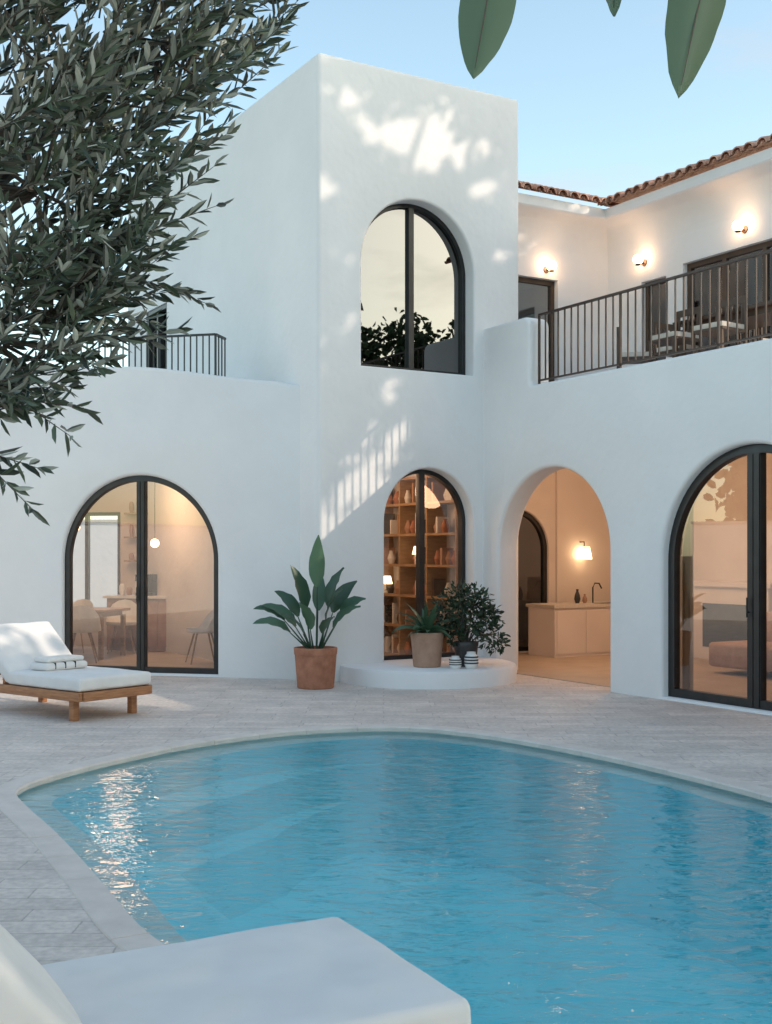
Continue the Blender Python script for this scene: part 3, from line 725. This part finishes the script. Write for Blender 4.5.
e=empty('coffee_machine',LF.P(-3.8,3.7,.9)); mb=MB(); mb.fbox(LF,-3.95,-3.65,3.62,3.9,.902,.95); mb.fbox(LF,-3.95,-3.65,3.78,3.9,.95,1.25); mb.fbox(LF,-3.95,-3.65,3.6,3.78,1.14,1.25); mb.lathe(LF.P(-3.8,3.68,.952),[(.04,0),(.05,.1),(.001,.1)],12); mb.build('body',['black'],e)
def pendant(p,h=.9):
    e=empty('pendant_lamp',p); p=Vector(p); mb=MB(); mb.tube([p+Vector((0,0,.07)),(p.x,p.y,3.14)],.006,5); mb.build('cord',['black'],e)
    mb=MB(); mb.sphere(p,.07); mb.build('globe',['shade'],e)
pendant(LF.P(-3.15,2.6,1.75)); pendant(LF.P(-4.3,2.25,2.0))
BF=Fr(TF.P(2.79,.6,0).xy,(TF.i.x,TF.i.y))
e=empty('bookshelf',BF.P(1.4,.2,0)); mb=MB()
for u in(.0,.75,1.5,2.25,3.0): mb.fbox(BF,u,u+.035,.002,.34,.03,2.72)
for z in(.05,.5,.95,1.4,1.85,2.3,2.68): mb.fbox(BF,.036,2.999,.003,.335,z,z+.035)
mb.build('shelves',['wood'],e)
mb=MB()
for z in(.085,.535,.985,1.435,1.885,2.335):
    u=.06
    while u<2.9:
        w=R.uniform(.03,.06); t=R.random()
        if t<.32: 
            h=R.uniform(.2,.32); mb.fbox(BF,u,u+w-.004,.08,.28,z+.001,z+h,R.choice((0,0,2,3)))
        elif t<.62: mb.lathe(BF.P(u+.07,.2,z+.001),[(.04,0),(.065,.08),(.03,.18),(.035,.2),(.001,.19)],12,R.randint(0,3)); w=.15
        else: w=.09
        u+=w
mb.build('books',['whiteceramic','terracotta','tan','darkpot'],e)
for u,z in[(1.1,1.52),(2.0,1.07)]:
    e=empty('table_lamp',BF.P(u,.27,z)); mb=MB(); mb.lathe(BF.P(u,.27,z-.04),[(.05,0),(.01,.02),(.01,.1)],12); mb.build('base',['black'],e); mb=MB(); mb.lathe(BF.P(u,.27,z+.06),[(.09,0),(.06,.12)],16); mb.build('shade',['shade'],e)
e=empty('kitchen_island',IW.P(2.8,-.65,0)); mb=MB(); 
mb.fbox(IW,1.62,3.93,-1.0,-.35,.013,.76); mb.fbox(IW,1.59,3.96,-1.03,-.32,.762,.81,1)
for k in range(4): mb.fbox(IW,1.66+k*.57,2.2+k*.57,-1.012,-1.001,.06,.72,0)
mb.tube([IW.P(2.75,-.55,.8),IW.P(2.75,-.55,1.05),IW.P(2.75,-.6,1.12),IW.P(2.75,-.7,1.12),IW.P(2.75,-.76,1.04)],.012,8,2)
mb.fbox(IW,2.6,3.0,-.95,-.7,.811,.815,2)
mb.build('cabinet',['plaster','curtain','black'],e)
for u,r,h,mt in[(2.35,.05,.22,'darkpot'),(2.5,.04,.14,'tan'),(3.08,.03,.2,'darkpot'),(3.2,.05,.12,'whiteceramic'),(3.4,.08,.1,'tan')]:
    e=empty('vase',IW.P(u,-.65,.81)); mb=MB(); mb.lathe(IW.P(u,-.65,.811),[(r*.6,0),(r,h*.3),(r*.8,h*.6),(r*.35,h*.85),(r*.45,h),(.001,h*.9)],16); mb.build('body',[mt],e)
e=empty('wall_lamp',IW.P(2.9,0,1.75)); mb=MB(); mb.lathe(IW.P(2.9,-.16,1.5),[(.13,0),(.09,.2)],20); mb.build('shade',['shade'],e); mb=MB(); mb.tube([IW.P(2.9,0,1.78),IW.P(2.9,-.16,1.78),IW.P(2.9,-.16,1.70)],.01); mb.build('arm',['black'],e)
e=empty('fireplace',RF.P(.5,4.2,0)); mb=MB(); mb.fbox(RF,-.3,1.3,4.0,4.49,.013,1.1); mb.fbox(RF,-.38,1.38,3.95,4.49,1.102,1.17); mb.fbox(RF,.05,.95,3.985,3.999,.2,.85,1); mb.build('chimney_piece',['plaster','black'],e)
e=empty('sofa',RF.P(2.4,3,0))
rbox('base',lambda l,w,z:RF.P(l,w,z),1.6,3.6,2.5,3.3,.1,.42,.05,'tan',e); rbox('back',lambda l,w,z:RF.P(l,w,z),1.6,3.6,3.3,3.5,.1,.8,.06,'tan',e)
e=empty('curtain',RF.P(3.3,.5,0)); mb=MB(); vs=[];n=40
for i in range(n+1):
    for z in(.03,2.9): vs.append(RF.P(2.85+.5*i/n,.5+.04*math.sin(i*1.1),z))
mb.add(vs,[[2*i,2*i+2,2*i+3,2*i+1] for i in range(n)]); mb.build('cloth',['curtain'],e,recalc=False)
table(RF,2.3,3.9,1.2,2.0,.75,'terrace_table',3.66,'brownframe')
for s_,w_,a in[(2.6,.95,0),(3.3,.95,.1),(2.0,1.6,1.6),(2.8,2.2,3.1),(1.3,1.5,2.4)]: slatchair(RF.P(s_,w_,3.661),a+math.atan2(es[1],es[0]))
# ------------------------------------------------------------ lights
def pl(p,w,col=(1,.60,.35),r=.3,name='room_light'):
    l=D.lights.new(name,'POINT'); l.energy=w; l.color=col; l.shadow_soft_size=r; o=D.objects.new(name,l); o.location=p; link(o); return o
pl(LF.P(-3.6,2.3,2.6),60)
pl(TF.P(1.3,1.8,2.6),46)
pl(RF.P(0.6,2.2,2.7),80); pl(RF.P(4.5,2.4,2.7),34)
s=D.lights.new('sun','SUN'); s.energy=3.0; s.angle=rad(.5); s.color=(1,.82,.66); so=D.objects.new('sun',s); link(so); so.location=(20,-5,20)
so.rotation_euler=SUN.to_track_quat('Z','Y').to_euler()
w=D.worlds.new('World'); scn.world=w; w.use_nodes=True; nt=w.node_tree; bg=nt.nodes['Background']
sky=N(nt,'ShaderNodeTexSky',sky_type='NISHITA'); sky.sun_disc=False
sky.sun_elevation=math.atan2(SUN.z,SUN.xy.length); sky.sun_rotation=math.atan2(SUN.x,SUN.y); sky.air_density=1.0; sky.dust_density=.8; sky.ozone_density=1.0
tc=N(nt,'ShaderNodeTexCoord'); mp=N(nt,'ShaderNodeMapping'); mp.inputs['Scale'].default_value=(1,1,3.6); mp.inputs['Location'].default_value=(2.4,.4,.5); nt.links.new(tc.outputs['Generated'],mp.inputs[0])
n=N(nt,'ShaderNodeTexNoise'); setin(n,Scale=3.6,Detail=6,Roughness=.55); nt.links.new(mp.outputs[0],n.inputs['Vector'])
cr=ramp(nt,n.outputs['Fac'],[(.52,(0,0,0)),(.72,(.55,.55,.55))])
tint=N(nt,'ShaderNodeMix',data_type='RGBA',blend_type='MULTIPLY'); tint.inputs[0].default_value=1; tint.inputs[7].default_value=(2.55,2.45,2.0,1); nt.links.new(sky.outputs[0],tint.inputs[6])
mx=N(nt,'ShaderNodeMix',data_type='RGBA'); nt.links.new(cr,mx.inputs[0]); nt.links.new(tint.outputs[2],mx.inputs[6]); mx.inputs[7].default_value=(5.2,4.9,4.8,1)
nt.links.new(mx.outputs[2],bg.inputs['Color']); bg.inputs['Strength'].default_value=.15
# camera
cam=D.cameras.new('camera'); co=D.objects.new('camera',cam); link(co); co.location=(0,0,1.6); co.rotation_euler=(rad(90),0,0)
cam.sensor_width=36; cam.lens=1195/1024*36; cam.shift_y=41/1024; cam.clip_end=3000; cam.clip_start=.05
scn.camera=co
scn.view_settings.view_transform='Standard'; scn.view_settings.look='None'; scn.view_settings.exposure=0
